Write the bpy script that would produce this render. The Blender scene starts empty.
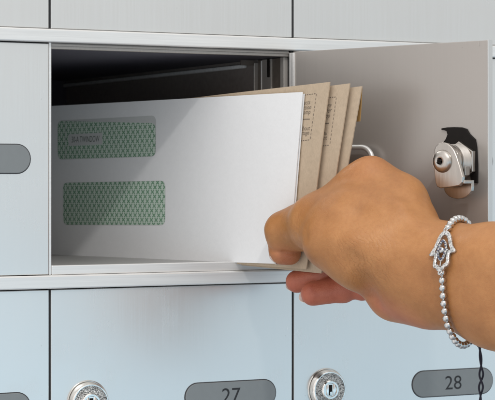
import bpy, bmesh, math, random
import numpy as np
from mathutils import Vector, Matrix

random.seed(4)
rng = np.random.default_rng(7)
scene = bpy.context.scene
COL = scene.collection
PI = math.pi
BASE_Z = 1.30            # height of the lens above the floor, metres

# ------------------------------------------------------------------ camera geometry
PSI = math.radians(28.0)
F = 2011.0               # focal length in photo pixels (photo is 495 wide)
HY = 179.0               # eye level in the photo
RT = np.array([math.cos(PSI), -math.sin(PSI), 0.0])
FW = np.array([math.sin(PSI), math.cos(PSI), 0.0])
UP = np.array([0.0, 0.0, 1.0])
CAM = (122.0 * RT - 1242.0 * FW) / 1000.0 + np.array([0, 0, BASE_Z])

def cam2w(p):
    """camera millimetres (right, up, depth) -> world metres"""
    p = np.asarray(p, float) / 1000.0
    return CAM + p[..., 0:1] * RT + p[..., 1:2] * UP + p[..., 2:3] * FW

def K(px, py, d):
    return np.array([(px - 247.5) * d / F, (HY - py) * d / F, d], float)

def P(px, py, d):
    return cam2w(K(px, py, d))

def proj(w):
    v = np.asarray(w) - CAM
    d = v @ FW
    return np.array([247.5 + F * (v @ RT) / d, HY - F * v[2] / d])

cam_d = bpy.data.cameras.new("camera")
cam = bpy.data.objects.new("camera", cam_d)
COL.objects.link(cam)
cam.location = CAM
cam.rotation_euler = (PI / 2, 0, -PSI)
cam_d.sensor_width = 36.0
cam_d.lens = 36.0 * F / 495.0
cam_d.shift_y = -(200.0 - HY) / 495.0
cam_d.clip_start = 0.05
cam_d.clip_end = 100.0
cam_d.dof.use_dof = True
cam_d.dof.focus_distance = 1.225
cam_d.dof.aperture_fstop = 36.0
scene.camera = cam

# ------------------------------------------------------------------ materials
def new_mat(name):
    m = bpy.data.materials.new(name)
    m.use_nodes = True
    nt = m.node_tree
    return m, nt, nt.nodes["Principled BSDF"]

def N(nt, t, **kw):
    n = nt.nodes.new(t)
    for k, v in kw.items():
        if k in n.inputs:
            n.inputs[k].default_value = v
        else:
            setattr(n, k, v)
    return n

def L(nt, a, b):
    nt.links.new(a, b)

def noise(nt, scale, detail=3, rough=.5, stretch=None, coord="Object"):
    tc = N(nt, "ShaderNodeTexCoord")
    n = N(nt, "ShaderNodeTexNoise", Scale=scale, Detail=detail, Roughness=rough)
    if stretch:
        mp = N(nt, "ShaderNodeMapping")
        mp.inputs["Scale"].default_value = stretch
        L(nt, tc.outputs[coord], mp.inputs[0]); L(nt, mp.outputs[0], n.inputs["Vector"])
    else:
        L(nt, tc.outputs[coord], n.inputs["Vector"])
    return n

def ramp(nt, src, stops):
    r = N(nt, "ShaderNodeValToRGB")
    e = r.color_ramp.elements
    e.remove(e[1])
    e[0].position = stops[0][0]
    els = [e[0]] + [e.new(p) for p, c in stops[1:]]
    for p, c in stops:
        el = min(e, key=lambda q: abs(q.position - p))
        el.color = (*c, 1) if len(c) == 3 else c
    L(nt, src, r.inputs[0])
    return r

def bump(nt, bs, src, strength, dist, prev=None):
    b = N(nt, "ShaderNodeBump", Strength=strength, Distance=dist)
    L(nt, src, b.inputs["Height"])
    if prev is not None:
        L(nt, prev.outputs[0], b.inputs["Normal"])
    L(nt, b.outputs[0], bs.inputs["Normal"])
    return b

def metal(name, col, metallic, rough, stretch=(1, 1, .02), sc=900, amt=.05, bmp=.02, spots=True):
    m, nt, bs = new_mat(name)
    n = noise(nt, sc, 4, .6, stretch)
    lo = tuple(c * (1 - amt) for c in col); hi = tuple(min(1, c * (1 + amt)) for c in col)
    r = ramp(nt, n.outputs[0], [(.3, lo), (.7, hi)])
    n2 = noise(nt, 9, 3, .6)
    mx = N(nt, "ShaderNodeMix", data_type="RGBA", blend_type="MULTIPLY")
    mx.inputs[0].default_value = .5
    r2 = ramp(nt, n2.outputs[0], [(.3, (.93, .93, .93)), (.75, (1, 1, 1))])
    L(nt, r.outputs[0], mx.inputs[6]); L(nt, r2.outputs[0], mx.inputs[7])
    last = mx.outputs[2]
    if spots:      # a few tiny specks of dirt and nicks
        v = N(nt, "ShaderNodeTexVoronoi", Scale=70.0)
        tc = N(nt, "ShaderNodeTexCoord"); L(nt, tc.outputs["Object"], v.inputs["Vector"])
        sp = ramp(nt, v.outputs["Distance"], [(.012, (.55, .53, .5)), (.03, (1, 1, 1))])
        mx2 = N(nt, "ShaderNodeMix", data_type="RGBA", blend_type="MULTIPLY")
        mx2.inputs[0].default_value = .35
        L(nt, last, mx2.inputs[6]); L(nt, sp.outputs[0], mx2.inputs[7]); last = mx2.outputs[2]
    L(nt, last, bs.inputs["Base Color"])
    bs.inputs["Metallic"].default_value = metallic
    rr = N(nt, "ShaderNodeMapRange"); rr.inputs[3].default_value = rough * .85; rr.inputs[4].default_value = rough * 1.15
    L(nt, n.outputs[0], rr.inputs[0])
    sm = noise(nt, 22, 3, .55)          # handling smudges
    sr = N(nt, "ShaderNodeMapRange"); sr.inputs[1].default_value = .52; sr.inputs[2].default_value = .72; sr.inputs[3].default_value = 0; sr.inputs[4].default_value = .045
    L(nt, sm.outputs[0], sr.inputs[0])
    ra = N(nt, "ShaderNodeMath", operation="ADD"); L(nt, rr.outputs[0], ra.inputs[0]); L(nt, sr.outputs[0], ra.inputs[1])
    L(nt, ra.outputs[0], bs.inputs["Roughness"])
    bump(nt, bs, n.outputs[0], bmp, .001)
    return m

def plain(name, col, rough=.5, metallic=0.0, spec=.5, amt=.10):
    m, nt, bs = new_mat(name)
    n = noise(nt, 300, 3)
    r = ramp(nt, n.outputs[0], [(.3, tuple(c * (1 - amt) for c in col)), (.7, tuple(min(1, c * (1 + amt * .8)) for c in col))])
    L(nt, r.outputs[0], bs.inputs["Base Color"])
    bs.inputs["Roughness"].default_value = rough
    bs.inputs["Metallic"].default_value = metallic
    bs.inputs["Specular IOR Level"].default_value = spec
    return m

M = {}
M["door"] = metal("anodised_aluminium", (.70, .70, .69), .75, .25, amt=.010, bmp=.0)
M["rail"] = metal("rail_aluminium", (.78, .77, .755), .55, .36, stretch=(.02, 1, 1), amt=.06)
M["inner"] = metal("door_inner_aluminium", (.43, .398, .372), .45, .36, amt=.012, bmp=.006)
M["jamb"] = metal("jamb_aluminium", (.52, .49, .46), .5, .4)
M["lip"] = metal("shadowed_lip_aluminium", (.34, .32, .30), .5, .4)  # darker than the jamb: the rail's shadow on the lip is put into the colour
M["left_wall"] = plain("pale_side_wall", (.80, .80, .80), .6)  # unseen left wall, made this pale to bounce fill light onto the envelope
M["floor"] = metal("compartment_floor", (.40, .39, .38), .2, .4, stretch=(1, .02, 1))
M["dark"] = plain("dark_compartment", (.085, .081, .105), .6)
M["black"] = plain("black_steel", (.010, .008, .007), .6, 0.0, .2)
M["gap"] = plain("dark_gap", (.02, .02, .022), .7)  # near-black: shade inside the gaps between doors, painted onto dividers and backing
M["nickel"] = metal("nickel_lock", (.50, .465, .43), 1.0, .3, stretch=(1, 1, .1), sc=500, amt=.08, bmp=.05, spots=False)
M["chrome"] = plain("chrome", (.78, .76, .73), .12, 1.0)
M["silver"] = plain("silver_bead", (.60, .59, .58), .16, 1.0)
M["plate"] = plain("grey_number_plate", (.195, .21, .215), .36, amt=.02)
M["digit"] = plain("black_digit", (.012, .012, .014), .5)
M["plate_edge"] = plain("plate_edge", (.05, .05, .055), .5)
M["cord"] = plain("navy_cord", (.010, .010, .022), .8)
M["nail"] = plain("fingernail", (.74, .56, .48), .3)
M["nail_tip"] = plain("nail_tip", (.80, .74, .68), .35)
M["ink"] = plain("printed_ink", (.19, .15, .115), .8)
M["green_ink"] = plain("faded_green_ink", (.075, .10, .08), .7)
M["blue_stone"] = plain("blue_stones", (.07, .09, .17), .15)

def grain_metal():
    m, nt, bs = new_mat("pebbled_metal")
    tc = N(nt, "ShaderNodeTexCoord")
    v = N(nt, "ShaderNodeTexVoronoi", Scale=2300.0); L(nt, tc.outputs["Object"], v.inputs["Vector"])
    r = ramp(nt, v.outputs["Color"], [(.15, (.10, .10, .10)), (.5, (.38, .38, .37)), (.85, (.85, .84, .82))])
    L(nt, r.outputs[0], bs.inputs["Base Color"])
    bs.inputs["Metallic"].default_value = .9
    bs.inputs["Roughness"].default_value = .33
    bump(nt, bs, v.outputs["Distance"], .8, .0004)
    return m
M["grain"] = grain_metal()

def pave():
    m, nt, bs = new_mat("pave_silver")
    tc = N(nt, "ShaderNodeTexCoord")
    v = N(nt, "ShaderNodeTexVoronoi", Scale=1300.0); L(nt, tc.outputs["Object"], v.inputs["Vector"])
    r = ramp(nt, v.outputs["Color"], [(.2, (.28, .28, .28)), (.7, (.72, .71, .70))])
    L(nt, r.outputs[0], bs.inputs["Base Color"])
    bs.inputs["Metallic"].default_value = .8
    bs.inputs["Roughness"].default_value = .25
    bump(nt, bs, v.outputs["Distance"], .35, .0003)
    return m
M["pave"] = pave()

def paper(name, col, fibre, amt, trans=0.0):
    m, nt, bs = new_mat(name)
    n = noise(nt, 260, 6, .65)
    n2 = noise(nt, 1500, 3, .6, (1, .35, 1), "UV")
    mxn = N(nt, "ShaderNodeMath", operation="ADD"); L(nt, n.outputs[0], mxn.inputs[0]); L(nt, n2.outputs[0], mxn.inputs[1])
    hlf = N(nt, "ShaderNodeMath", operation="MULTIPLY"); hlf.inputs[1].default_value = .5; L(nt, mxn.outputs[0], hlf.inputs[0])
    r = ramp(nt, hlf.outputs[0], [(.36, tuple(c * (1 - amt) for c in col)), (.62, tuple(min(1, c * (1 + amt * .6)) for c in col))])
    oi = N(nt, "ShaderNodeObjectInfo")
    hv = N(nt, "ShaderNodeMapRange"); hv.inputs[3].default_value = 1 - amt * .9; hv.inputs[4].default_value = 1 + amt * .4
    L(nt, oi.outputs["Random"], hv.inputs[0])
    hs = N(nt, "ShaderNodeHueSaturation"); L(nt, hv.outputs[0], hs.inputs["Value"]); L(nt, r.outputs[0], hs.inputs["Color"])
    L(nt, hs.outputs[0], bs.inputs["Base Color"])
    bs.inputs["Roughness"].default_value = .75
    bs.inputs["Specular IOR Level"].default_value = .25
    b0 = N(nt, "ShaderNodeBump", Strength=.28, Distance=.0007)
    n3 = noise(nt, 90, 4, .55); L(nt, n3.outputs[0], b0.inputs["Height"])
    bump(nt, bs, hlf.outputs[0], fibre, .0003, b0)
    return m
M["white_paper"] = paper("white_paper", (.83, .83, .835), .25, .02)
M["kraft"] = paper("kraft_paper", (.50, .395, .288), .4, .10)
M["kraft_dark"] = paper("golden_kraft", (.40, .235, .085), .4, .10)

def tint():
    """security tint: rows of small green X marks, laid out in the envelope's own millimetres (UV)"""
    m, nt, bs = new_mat("security_tint")
    tc = N(nt, "ShaderNodeTexCoord")
    sx = N(nt, "ShaderNodeSeparateXYZ"); L(nt, tc.outputs["UV"], sx.inputs[0])
    def mth(op, a, b=None):
        n = N(nt, "ShaderNodeMath", operation=op)
        for i, v in enumerate((a, b)):
            if v is None: continue
            if isinstance(v, (int, float)): n.inputs[i].default_value = v
            else: L(nt, v, n.inputs[i])
        return n.outputs[0]
    v = mth("DIVIDE", sx.outputs[1], 3.15)
    row = mth("FLOOR", v)
    odd = mth("MODULO", mth("ABSOLUTE", row), 2.0)
    u = mth("ADD", mth("DIVIDE", sx.outputs[0], 5.0), mth("MULTIPLY", odd, 0.5))
    fx = mth("SUBTRACT", mth("FRACT", u), .5)
    fy = mth("SUBTRACT", mth("FRACT", v), .5)
    ax = mth("ABSOLUTE", fx); ay = mth("ABSOLUTE", fy)
    x = mth("LESS_THAN", mth("ABSOLUTE", mth("SUBTRACT", mth("MULTIPLY", ax, 1.3), ay)), .2)
    inside = mth("MULTIPLY", mth("LESS_THAN", ax, .35), mth("LESS_THAN", ay, .44))
    mask = mth("MULTIPLY", x, inside)
    n = noise(nt, 90, 4)
    jit = mth("MULTIPLY", mask, mth("ADD", mth("MULTIPLY", n.outputs[0], .5), .62))
    mx = N(nt, "ShaderNodeMix", data_type="RGBA")
    mx.inputs[6].default_value = (.60, .70, .61, 1); mx.inputs[7].default_value = (.13, .29, .17, 1)
    L(nt, jit, mx.inputs[0]); L(nt, mx.outputs[2], bs.inputs["Base Color"])
    bs.inputs["Roughness"].default_value = .55
    bs.inputs["Coat Weight"].default_value = .25
    bs.inputs["Coat Roughness"].default_value = .18
    n2 = noise(nt, 40, 3)
    bump(nt, bs, n2.outputs[0], .25, .001)
    return m
M["tint"] = tint()
M["film"] = paper("window_film", (.60, .61, .60), .1, .02)

def skin():
    m, nt, bs = new_mat("skin")
    at = N(nt, "ShaderNodeAttribute", attribute_name="palm")
    n = noise(nt, 28, 5, .6)
    r = ramp(nt, n.outputs[0], [(.28, (.325, .134, .044)), (.5, (.420, .186, .065)), (.72, (.505, .238, .090))])
    n1 = noise(nt, 60, 4, .6)
    rp = ramp(nt, n1.outputs[0], [(.3, (.42, .112, .066)), (.7, (.52, .170, .10))])
    mx = N(nt, "ShaderNodeMix", data_type="RGBA")
    L(nt, at.outputs["Fac"], mx.inputs[0]); L(nt, r.outputs[0], mx.inputs[6]); L(nt, rp.outputs[0], mx.inputs[7])
    # fine mottling
    n3 = noise(nt, 420, 3, .6)
    r3 = ramp(nt, n3.outputs[0], [(.35, (.90, .86, .84)), (.6, (1, 1, 1))])
    mm = N(nt, "ShaderNodeMix", data_type="RGBA", blend_type="MULTIPLY"); mm.inputs[0].default_value = .55
    L(nt, mx.outputs[2], mm.inputs[6]); L(nt, r3.outputs[0], mm.inputs[7])
    L(nt, mm.outputs[2], bs.inputs["Base Color"])
    bs.inputs["Subsurface Weight"].default_value = .12
    bs.inputs["Subsurface Radius"].default_value = (1.0, .35, .18)
    bs.inputs["Subsurface Scale"].default_value = .004
    bs.inputs["Roughness"].default_value = .41
    bs.inputs["Specular IOR Level"].default_value = .4
    tc = N(nt, "ShaderNodeTexCoord")
    # creases where the thumb folds
    dt = N(nt, "ShaderNodeVectorMath", operation="DOT_PRODUCT"); L(nt, tc.outputs["Object"], dt.inputs[0])
    dd_ = (RT * math.cos(math.radians(28)) + UP * math.sin(math.radians(28)))
    dt.inputs[1].default_value = tuple(dd_)
    dn = noise(nt, 75, 3, .6)
    ma = N(nt, "ShaderNodeMath", operation="MULTIPLY_ADD"); L(nt, dn.outputs[0], ma.inputs[0]); ma.inputs[1].default_value = .012; L(nt, dt.outputs["Value"], ma.inputs[2])
    ms = N(nt, "ShaderNodeMath", operation="MULTIPLY"); L(nt, ma.outputs[0], ms.inputs[0]); ms.inputs[1].default_value = 1250.0
    sn = N(nt, "ShaderNodeMath", operation="SINE"); L(nt, ms.outputs[0], sn.inputs[0])
    wv = N(nt, "ShaderNodeMath", operation="ABSOLUTE"); L(nt, sn.outputs[0], wv.inputs[0])
    wp = N(nt, "ShaderNodeMath", operation="POWER"); L(nt, wv.outputs[0], wp.inputs[0]); wp.inputs[1].default_value = .4
    wn2 = noise(nt, 160, 3, .6)
    w = N(nt, "ShaderNodeMath", operation="MULTIPLY"); L(nt, wp.outputs[0], w.inputs[0]); L(nt, wn2.outputs[0], w.inputs[1])
    cr = N(nt, "ShaderNodeAttribute", attribute_name="crease")
    wm = N(nt, "ShaderNodeMath", operation="MULTIPLY"); L(nt, w.outputs[0], wm.inputs[0]); L(nt, cr.outputs["Fac"], wm.inputs[1])
    b0 = N(nt, "ShaderNodeBump", Strength=.6, Distance=.0008); L(nt, wm.outputs[0], b0.inputs["Height"])
    v = N(nt, "ShaderNodeTexVoronoi", feature="DISTANCE_TO_EDGE", Scale=900.0); L(nt, tc.outputs["Object"], v.inputs["Vector"])
    b1 = N(nt, "ShaderNodeBump", Strength=.45, Distance=.0003); L(nt, v.outputs[0], b1.inputs["Height"]); L(nt, b0.outputs[0], b1.inputs["Normal"])
    n4 = noise(nt, 130, 4, .6)
    bump(nt, bs, n4.outputs[0], .22, .0006, b1)
    return m
M["skin"] = skin()

# ------------------------------------------------------------------ mesh helpers
def link(name, bm, mats, parent=None, smooth=True, angle=14):
    me = bpy.data.meshes.new(name)
    bm.normal_update()
    bm.to_mesh(me); bm.free()
    for m in (mats if isinstance(mats, (list, tuple)) else [mats]):
        me.materials.append(m)
    if smooth:
        me.polygons.foreach_set("use_smooth", [True] * len(me.polygons))
        me.set_sharp_from_angle(angle=math.radians(angle))
    o = bpy.data.objects.new(name, me)
    COL.objects.link(o)
    if parent is not None:
        o.parent = parent
        o.matrix_parent_inverse = parent_matrix(parent).inverted()
    return o

def parent_matrix(o):
    m = Matrix.LocRotScale(o.location, o.rotation_euler, o.scale)
    if o.parent is not None:
        m = parent_matrix(o.parent) @ o.matrix_parent_inverse @ m
    return m

def empty(name, loc):
    o = bpy.data.objects.new(name, None)
    o.empty_display_size = .02
    COL.objects.link(o); o.location = loc
    return o

def tag(o, label, cat=None, group=None, kind=None):
    if label: o["label"] = label
    if cat: o["category"] = cat
    if group: o["group"] = group
    if kind: o["kind"] = kind
    return o

MM = .001
def w3(x, y, z):
    return Vector((x * MM, y * MM, z * MM + BASE_Z))

def box(bm, x0, x1, y0, y1, z0, z1, bev=0, mi=0, seg=2, tf=w3):
    vs = [bm.verts.new(tf(x, y, z)) for x in (x0, x1) for y in (y0, y1) for z in (z0, z1)]
    fs = [bm.faces.new([vs[i] for i in q]) for q in ((0, 1, 3, 2), (4, 6, 7, 5), (0, 4, 5, 1), (2, 3, 7, 6), (0, 2, 6, 4), (1, 5, 7, 3))]
    bmesh.ops.recalc_face_normals(bm, faces=fs)
    for f in fs: f.material_index = mi
    if bev:
        es = list({e for f in fs for e in f.edges})
        r = bmesh.ops.bevel(bm, geom=es, offset=bev * MM, segments=seg, profile=.5, affect='EDGES')
        for f in r["faces"]: f.material_index = mi

def prism(bm, pts, a, b, tf, mi=0, bev=0, seg=2):
    """polygon pts (p,q) swept from a to b; tf(p,q,r) -> world"""
    A = [bm.verts.new(tf(p, q, a)) for p, q in pts]; B = [bm.verts.new(tf(p, q, b)) for p, q in pts]
    n = len(pts)
    fs = [bm.faces.new(A), bm.faces.new(B[::-1])]
    fs += [bm.faces.new((A[i], B[i], B[(i + 1) % n], A[(i + 1) % n])) for i in range(n)]
    bmesh.ops.recalc_face_normals(bm, faces=fs)
    for f in fs: f.material_index = mi
    if bev:
        es = list(fs[1].edges)
        r = bmesh.ops.bevel(bm, geom=es, offset=bev * MM, segments=seg, profile=.5, affect='EDGES')
        for f in r["faces"]: f.material_index = mi

def lathe(bm, prof, tf, n=48, mi=0, c=(0, 0)):
    """profile (radius, height) around an axis; tf(p,q,r)"""
    rings = []
    for r, h in prof:
        if r < 1e-6:
            rings.append([bm.verts.new(tf(c[0], c[1], h))])
        else:
            rings.append([bm.verts.new(tf(c[0] + r * math.cos(2 * PI * k / n), c[1] + r * math.sin(2 * PI * k / n), h)) for k in range(n)])
    fs = []
    for i in range(len(rings) - 1):
        a, b = rings[i], rings[i + 1]
        for k in range(n):
            k2 = (k + 1) % n
            q = [a[k % len(a)], a[k2 % len(a)], b[k2 % len(b)], b[k % len(b)]]
            q = list(dict.fromkeys(q))
            if len(q) > 2: fs.append(bm.faces.new(q))
    bmesh.ops.recalc_face_normals(bm, faces=fs)
    mis = mi if isinstance(mi, list) else None
    for j, f in enumerate(fs): f.material_index = mi if mis is None else mi[min(j // n, len(mi) - 1)]

def tube(bm, pts, r, n=10, mi=0, closed=False):
    pts = [Vector(p) for p in pts]
    m = len(pts); rings = []
    up = None
    for i, p in enumerate(pts):
        a = pts[(i - 1) % m] if (closed or i) else pts[0]; b = pts[(i + 1) % m] if (closed or i < m - 1) else pts[-1]
        t = (b - a).normalized()
        if up is None: up = t.orthogonal().normalized()
        up = (up - t * up.dot(t)).normalized()
        s = t.cross(up)
        rr = r[i] if isinstance(r, list) else r
        rings.append([bm.verts.new(p + (up * math.cos(2 * PI * k / n) + s * math.sin(2 * PI * k / n)) * rr) for k in range(n)])
    fs = []
    for i in range(m if closed else m - 1):
        a, b = rings[i], rings[(i + 1) % m]
        for k in range(n):
            fs.append(bm.faces.new((a[k], a[(k + 1) % n], b[(k + 1) % n], b[k])))
    if not closed:
        fs.append(bm.faces.new(rings[0])); fs.append(bm.faces.new(rings[-1]))
    bmesh.ops.recalc_face_normals(bm, faces=fs)
    for f in fs: f.material_index = mi

def stadium(cx, cz, w, h, n=14):
    r = h / 2; out = []
    for k in range(n + 1):
        a = -PI / 2 + PI * k / n; out.append((cx + w / 2 - r + r * math.cos(a), cz + r * math.sin(a)))
    for k in range(n + 1):
        a = PI / 2 + PI * k / n; out.append((cx - w / 2 + r + r * math.cos(a), cz + r * math.sin(a)))
    return out

def rrect(w, h, r, n=6):
    out = []
    for cx, cy, a0 in ((w / 2 - r, h / 2 - r, 0), (-w / 2 + r, h / 2 - r, PI / 2), (-w / 2 + r, -h / 2 + r, PI), (w / 2 - r, -h / 2 + r, 1.5 * PI)):
        for k in range(n + 1):
            a = a0 + PI / 2 * k / n; out.append((cx + r * math.cos(a), cy + r * math.sin(a)))
    return out

def text_faces(txt, size, shear=0.0, spacing=1.0):
    """letters as 2D triangles in millimetres, centred"""
    cu = bpy.data.curves.new("writing", 'FONT')
    cu.body = txt; cu.size = size; cu.align_x = 'CENTER'; cu.align_y = 'CENTER'
    cu.shear = shear; cu.space_character = spacing; cu.resolution_u = 4
    o = bpy.data.objects.new("writing", cu)
    COL.objects.link(o)
    dg = bpy.context.evaluated_depsgraph_get()
    me = bpy.data.meshes.new_from_object(o.evaluated_get(dg))
    vs = [(v.co.x, v.co.y) for v in me.vertices]; fs = [tuple(p.vertices) for p in me.polygons]
    bpy.data.objects.remove(o); bpy.data.curves.remove(cu); bpy.data.meshes.remove(me)
    return vs, fs

# ------------------------------------------------------------------ mailbox cabinet
W, H = 172.0, 152.0
cab = empty("mailbox_cabinet", w3(0, 0, -220))
tag(cab, "silver aluminium bank of apartment mailboxes with one door standing open", "mailboxes")

c0, c1 = -1, 3                       # columns of doors
for i, z in enumerate((-219.7, -67.7, 84.3, 236.3)):
    bm = bmesh.new()
    box(bm, c0 * W - 6, c1 * W + 6, -3.0, 16, z, z + 8.3, bev=.9, seg=3)
    link("rail", bm, M["rail"], cab)
for c in range(c0, c1 + 1):
    bm = bmesh.new()
    box(bm, c * W - .9, c * W + 1.1, 1.6, 378, -219, 244)
    link("divider", bm, M["gap"], cab)
bm = bmesh.new()      # carcass behind the closed doors, with the open compartment left free
for c in range(c0, c1):
    for r in (-1, 0, 1):
        if (c, r) == (0, 0): continue
        box(bm, c * W + 1.2, c * W + W - 1.0, 6.0, 30, -58 + r * H, 83 + r * H)
link("backing", bm, M["gap"], cab)

# prototypes
def door_mesh(bm):
    box(bm, .75, W - .75, 0, 3.2, -59.0, 83.6, bev=.45)
LX, LZ = 25.2, -139.4 + H            # lock centre in its cell
def ty(p, q, r): return w3(p, -r, q)
def lock_mesh(bm):
    lathe(bm, [(14.0, 0), (14.0, .5), (13.6, 1.0)], ty, 64, 1, (LX, LZ))
    lathe(bm, [(13.2, .2), (13.0, 3.2), (12.2, 4.9), (11.7, 5.4), (11.2, 5.4)], ty, 64, 1, (LX, LZ))
    lathe(bm, [(11.2, 5.4), (11.0, 5.2), (6.2, 5.2)], ty, 64, 0, (LX, LZ))
    lathe(bm, [(6.4, 4.6), (6.4, 6.0), (5.8, 6.7), (4.7, 6.7), (4.3, 5.9), (0, 5.9)], ty, 48, 1, (LX, LZ))
    # key slot: dark opening with a pin plate standing in it
    prism(bm, [(LX - 1.3, LZ - 3.6), (LX + 1.3, LZ - 3.6), (LX + 1.3, LZ + 3.4), (LX - 1.3, LZ + 3.4)], 5.7, 5.98, ty, 2)
    prism(bm, [(LX - .5, LZ - 3.2), (LX + 1.1, LZ - 3.2), (LX + 1.1, LZ - 1.2), (LX - .5, LZ - 1.2)], 5.7, 6.25, ty, 1)
    prism(bm, [(LX - 3.3, LZ - 3.9), (LX - 1.7, LZ - 3.9), (LX - 1.7, LZ + 3.9), (LX - 3.3, LZ + 3.9)], 5.7, 6.5, ty, 1, .25)
    prism(bm, [(LX + 1.7, LZ - 3.9), (LX + 3.3, LZ - 3.9), (LX + 3.3, LZ + 3.9), (LX + 1.7, LZ + 3.9)], 5.7, 6.5, ty, 1, .25)
PX, PZ = 125.8, 12.3
def plate_mesh(bm, txt=None):
    prism(bm, stadium(PX, PZ, 67.0, 18.6), -.2, .16, ty, 2)
    prism(bm, stadium(PX, PZ, 65.6, 17.4), -.2, .9, ty, 0, .32)
    if txt:
        vs, fs = text_faces(txt, 13.2)
        xs = [v[0] for v in vs]; ys = [v[1] for v in vs]
        mx, my = (min(xs) + max(xs)) / 2, (min(ys) + max(ys)) / 2
        sx, sy = 13.4 / (max(xs) - min(xs)), 9.4 / (max(ys) - min(ys))
        bv = [bm.verts.new(ty(PX + (x - mx) * sx, PZ + (y - my) * sy, .95)) for x, y in vs]
        for f in fs:
            try:
                nf = bm.faces.new([bv[k] for k in f]); nf.material_index = 1
                nf.normal_update()
                if nf.normal.y > 0: nf.normal_flip()
            except ValueError: pass

def mk(fn, name, mats, parent, **kw):
    bm = bmesh.new(); fn(bm, **kw)
    return link(name, bm, mats, parent, angle=40 if name == "lock" else 14)
LOCKM = [M["grain"], M["chrome"], M["black"]]
PLATEM = [M["plate"], M["digit"], M["plate_edge"]]
door0 = mk(door_mesh, "door", M["door"], cab)
lock0 = mk(lock_mesh, "lock", LOCKM, door0)
plate0 = mk(plate_mesh, "number_plate", PLATEM, door0)
plate27 = mk(plate_mesh, "number_plate", PLATEM, door0, txt="27")
plate28 = mk(plate_mesh, "number_plate", PLATEM, door0, txt="28")
first = True
special = {(0, -1): plate27, (1, -1): plate28}
for r in (-1, 0, 1):
    for c in range(c0, c1):
        if (c, r) == (0, 0): continue
        off = Vector((c * W * MM, random.uniform(-.15, .15) * MM, r * H * MM))
        d = door0.copy(); COL.objects.link(d)
        d.location = door0.location + off
        subs = [lock0, special.get((c, r), plate0)]
        for s in subs:
            k = s.copy(); COL.objects.link(k); k.parent = d
            k.matrix_parent_inverse = s.matrix_parent_inverse
        d["group"] = "closed mailbox doors"
        if (c, r) == (0, -1): d["label"] = "closed door numbered 27 below the open mailbox"
        if (c, r) == (1, -1): d["label"] = "closed door numbered 28 under the hand"
for o in (lock0, plate0, plate27, plate28, door0):
    bpy.data.objects.remove(o)

# open compartment
bm = bmesh.new()
def quad(bm, pts, mi):
    f = bm.faces.new([bm.verts.new(w3(*p)) for p in pts]); f.material_index = mi
DP = 377
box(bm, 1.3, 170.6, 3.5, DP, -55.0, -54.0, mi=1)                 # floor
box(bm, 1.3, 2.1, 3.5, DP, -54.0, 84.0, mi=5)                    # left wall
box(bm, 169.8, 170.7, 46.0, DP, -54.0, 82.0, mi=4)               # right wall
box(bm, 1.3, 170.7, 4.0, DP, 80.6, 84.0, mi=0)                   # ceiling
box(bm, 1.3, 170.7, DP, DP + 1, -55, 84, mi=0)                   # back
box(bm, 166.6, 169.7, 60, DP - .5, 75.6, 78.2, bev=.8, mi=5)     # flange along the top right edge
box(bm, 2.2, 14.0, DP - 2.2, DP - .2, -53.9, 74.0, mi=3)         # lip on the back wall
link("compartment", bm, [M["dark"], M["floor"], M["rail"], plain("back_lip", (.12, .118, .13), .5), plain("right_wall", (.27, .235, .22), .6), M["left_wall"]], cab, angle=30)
bm = bmesh.new()
box(bm, 1.2, 170.6, .2, 3.4, -59.3, -53.4, bev=.5)
link("sill", bm, M["rail"], cab)
bm = bmesh.new()
box(bm, 1.2, 169.6, 1.4, 5, 80.4, 84.2, bev=.3)
box(bm, 1.2, 169.6, .6, 1.3, 82.2, 83.6, bev=.2)
link("lip", bm, M["lip"], cab)
bm = bmesh.new(); box(bm, -.5, 1.15, .5, 3.2, -59.2, 84.2, bev=.2)
link("jamb", bm, M["rail"], cab)
# right jamb: the strips stepping back into the box
bm = bmesh.new()
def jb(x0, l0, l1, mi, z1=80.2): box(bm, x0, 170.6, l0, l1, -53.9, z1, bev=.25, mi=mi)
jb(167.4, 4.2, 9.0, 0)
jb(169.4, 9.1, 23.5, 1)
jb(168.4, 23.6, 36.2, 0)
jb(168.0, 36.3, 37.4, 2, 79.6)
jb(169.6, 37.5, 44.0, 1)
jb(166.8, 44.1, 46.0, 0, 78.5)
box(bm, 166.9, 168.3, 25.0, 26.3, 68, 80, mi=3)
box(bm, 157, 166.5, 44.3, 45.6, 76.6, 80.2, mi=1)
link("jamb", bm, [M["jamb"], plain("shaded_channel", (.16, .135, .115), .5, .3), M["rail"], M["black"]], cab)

# ------------------------------------------------------------------ open door
hin = np.array([168.9, -1.2]); e1 = np.array([51.5, -156.5]); e1 /= np.linalg.norm(e1)
nin = np.array([e1[1], -e1[0]])                                   # inner face normal (towards -X)
def dw(s, z, n):                                                  # door coordinates -> world
    x, y = hin + e1 * s + nin * n
    return w3(x, y, z)
def dtf(s, n, z): return dw(s, z, n)
def on_door(px, py, n=0.0):
    """door coordinates of a pixel at height n above the inner face"""
    s = 80.0
    for _ in range(30):
        f0 = proj(np.array(dw(s, 0, n)))[0]; f1 = proj(np.array(dw(s + 1, 0, n)))[0]
        s += (px - f0) / (f1 - f0)
    pt = np.array(dw(s, 0, n)); d = (pt - CAM) @ FW
    return s, (HY - py) * d / F * 1000
DL = 161.6
bm = bmesh.new()
box(bm, 3.0, DL, -3.6, 0, -58.6, 83.4, bev=.35, tf=dtf)
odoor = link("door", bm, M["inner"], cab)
odoor["label"] = "open door swung outwards with its lock on the inside"
bm = bmesh.new()
box(bm, DL + .05, DL + .7, -3.9, .35, -58.8, 83.7, bev=.15, tf=dtf)
link("edge_strip", bm, M["door"], odoor)
bm = bmesh.new()
for z0, z1 in ((-58, -14), (-13.4, 34), (34.6, 82.8)):
    tube(bm, [dw(0, z0, -2.4), dw(0, z1, -2.4)], .0022, 16)
box(bm, 1.4, 4.8, .02, .7, -57, 82.6, bev=.2, tf=dtf)
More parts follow.
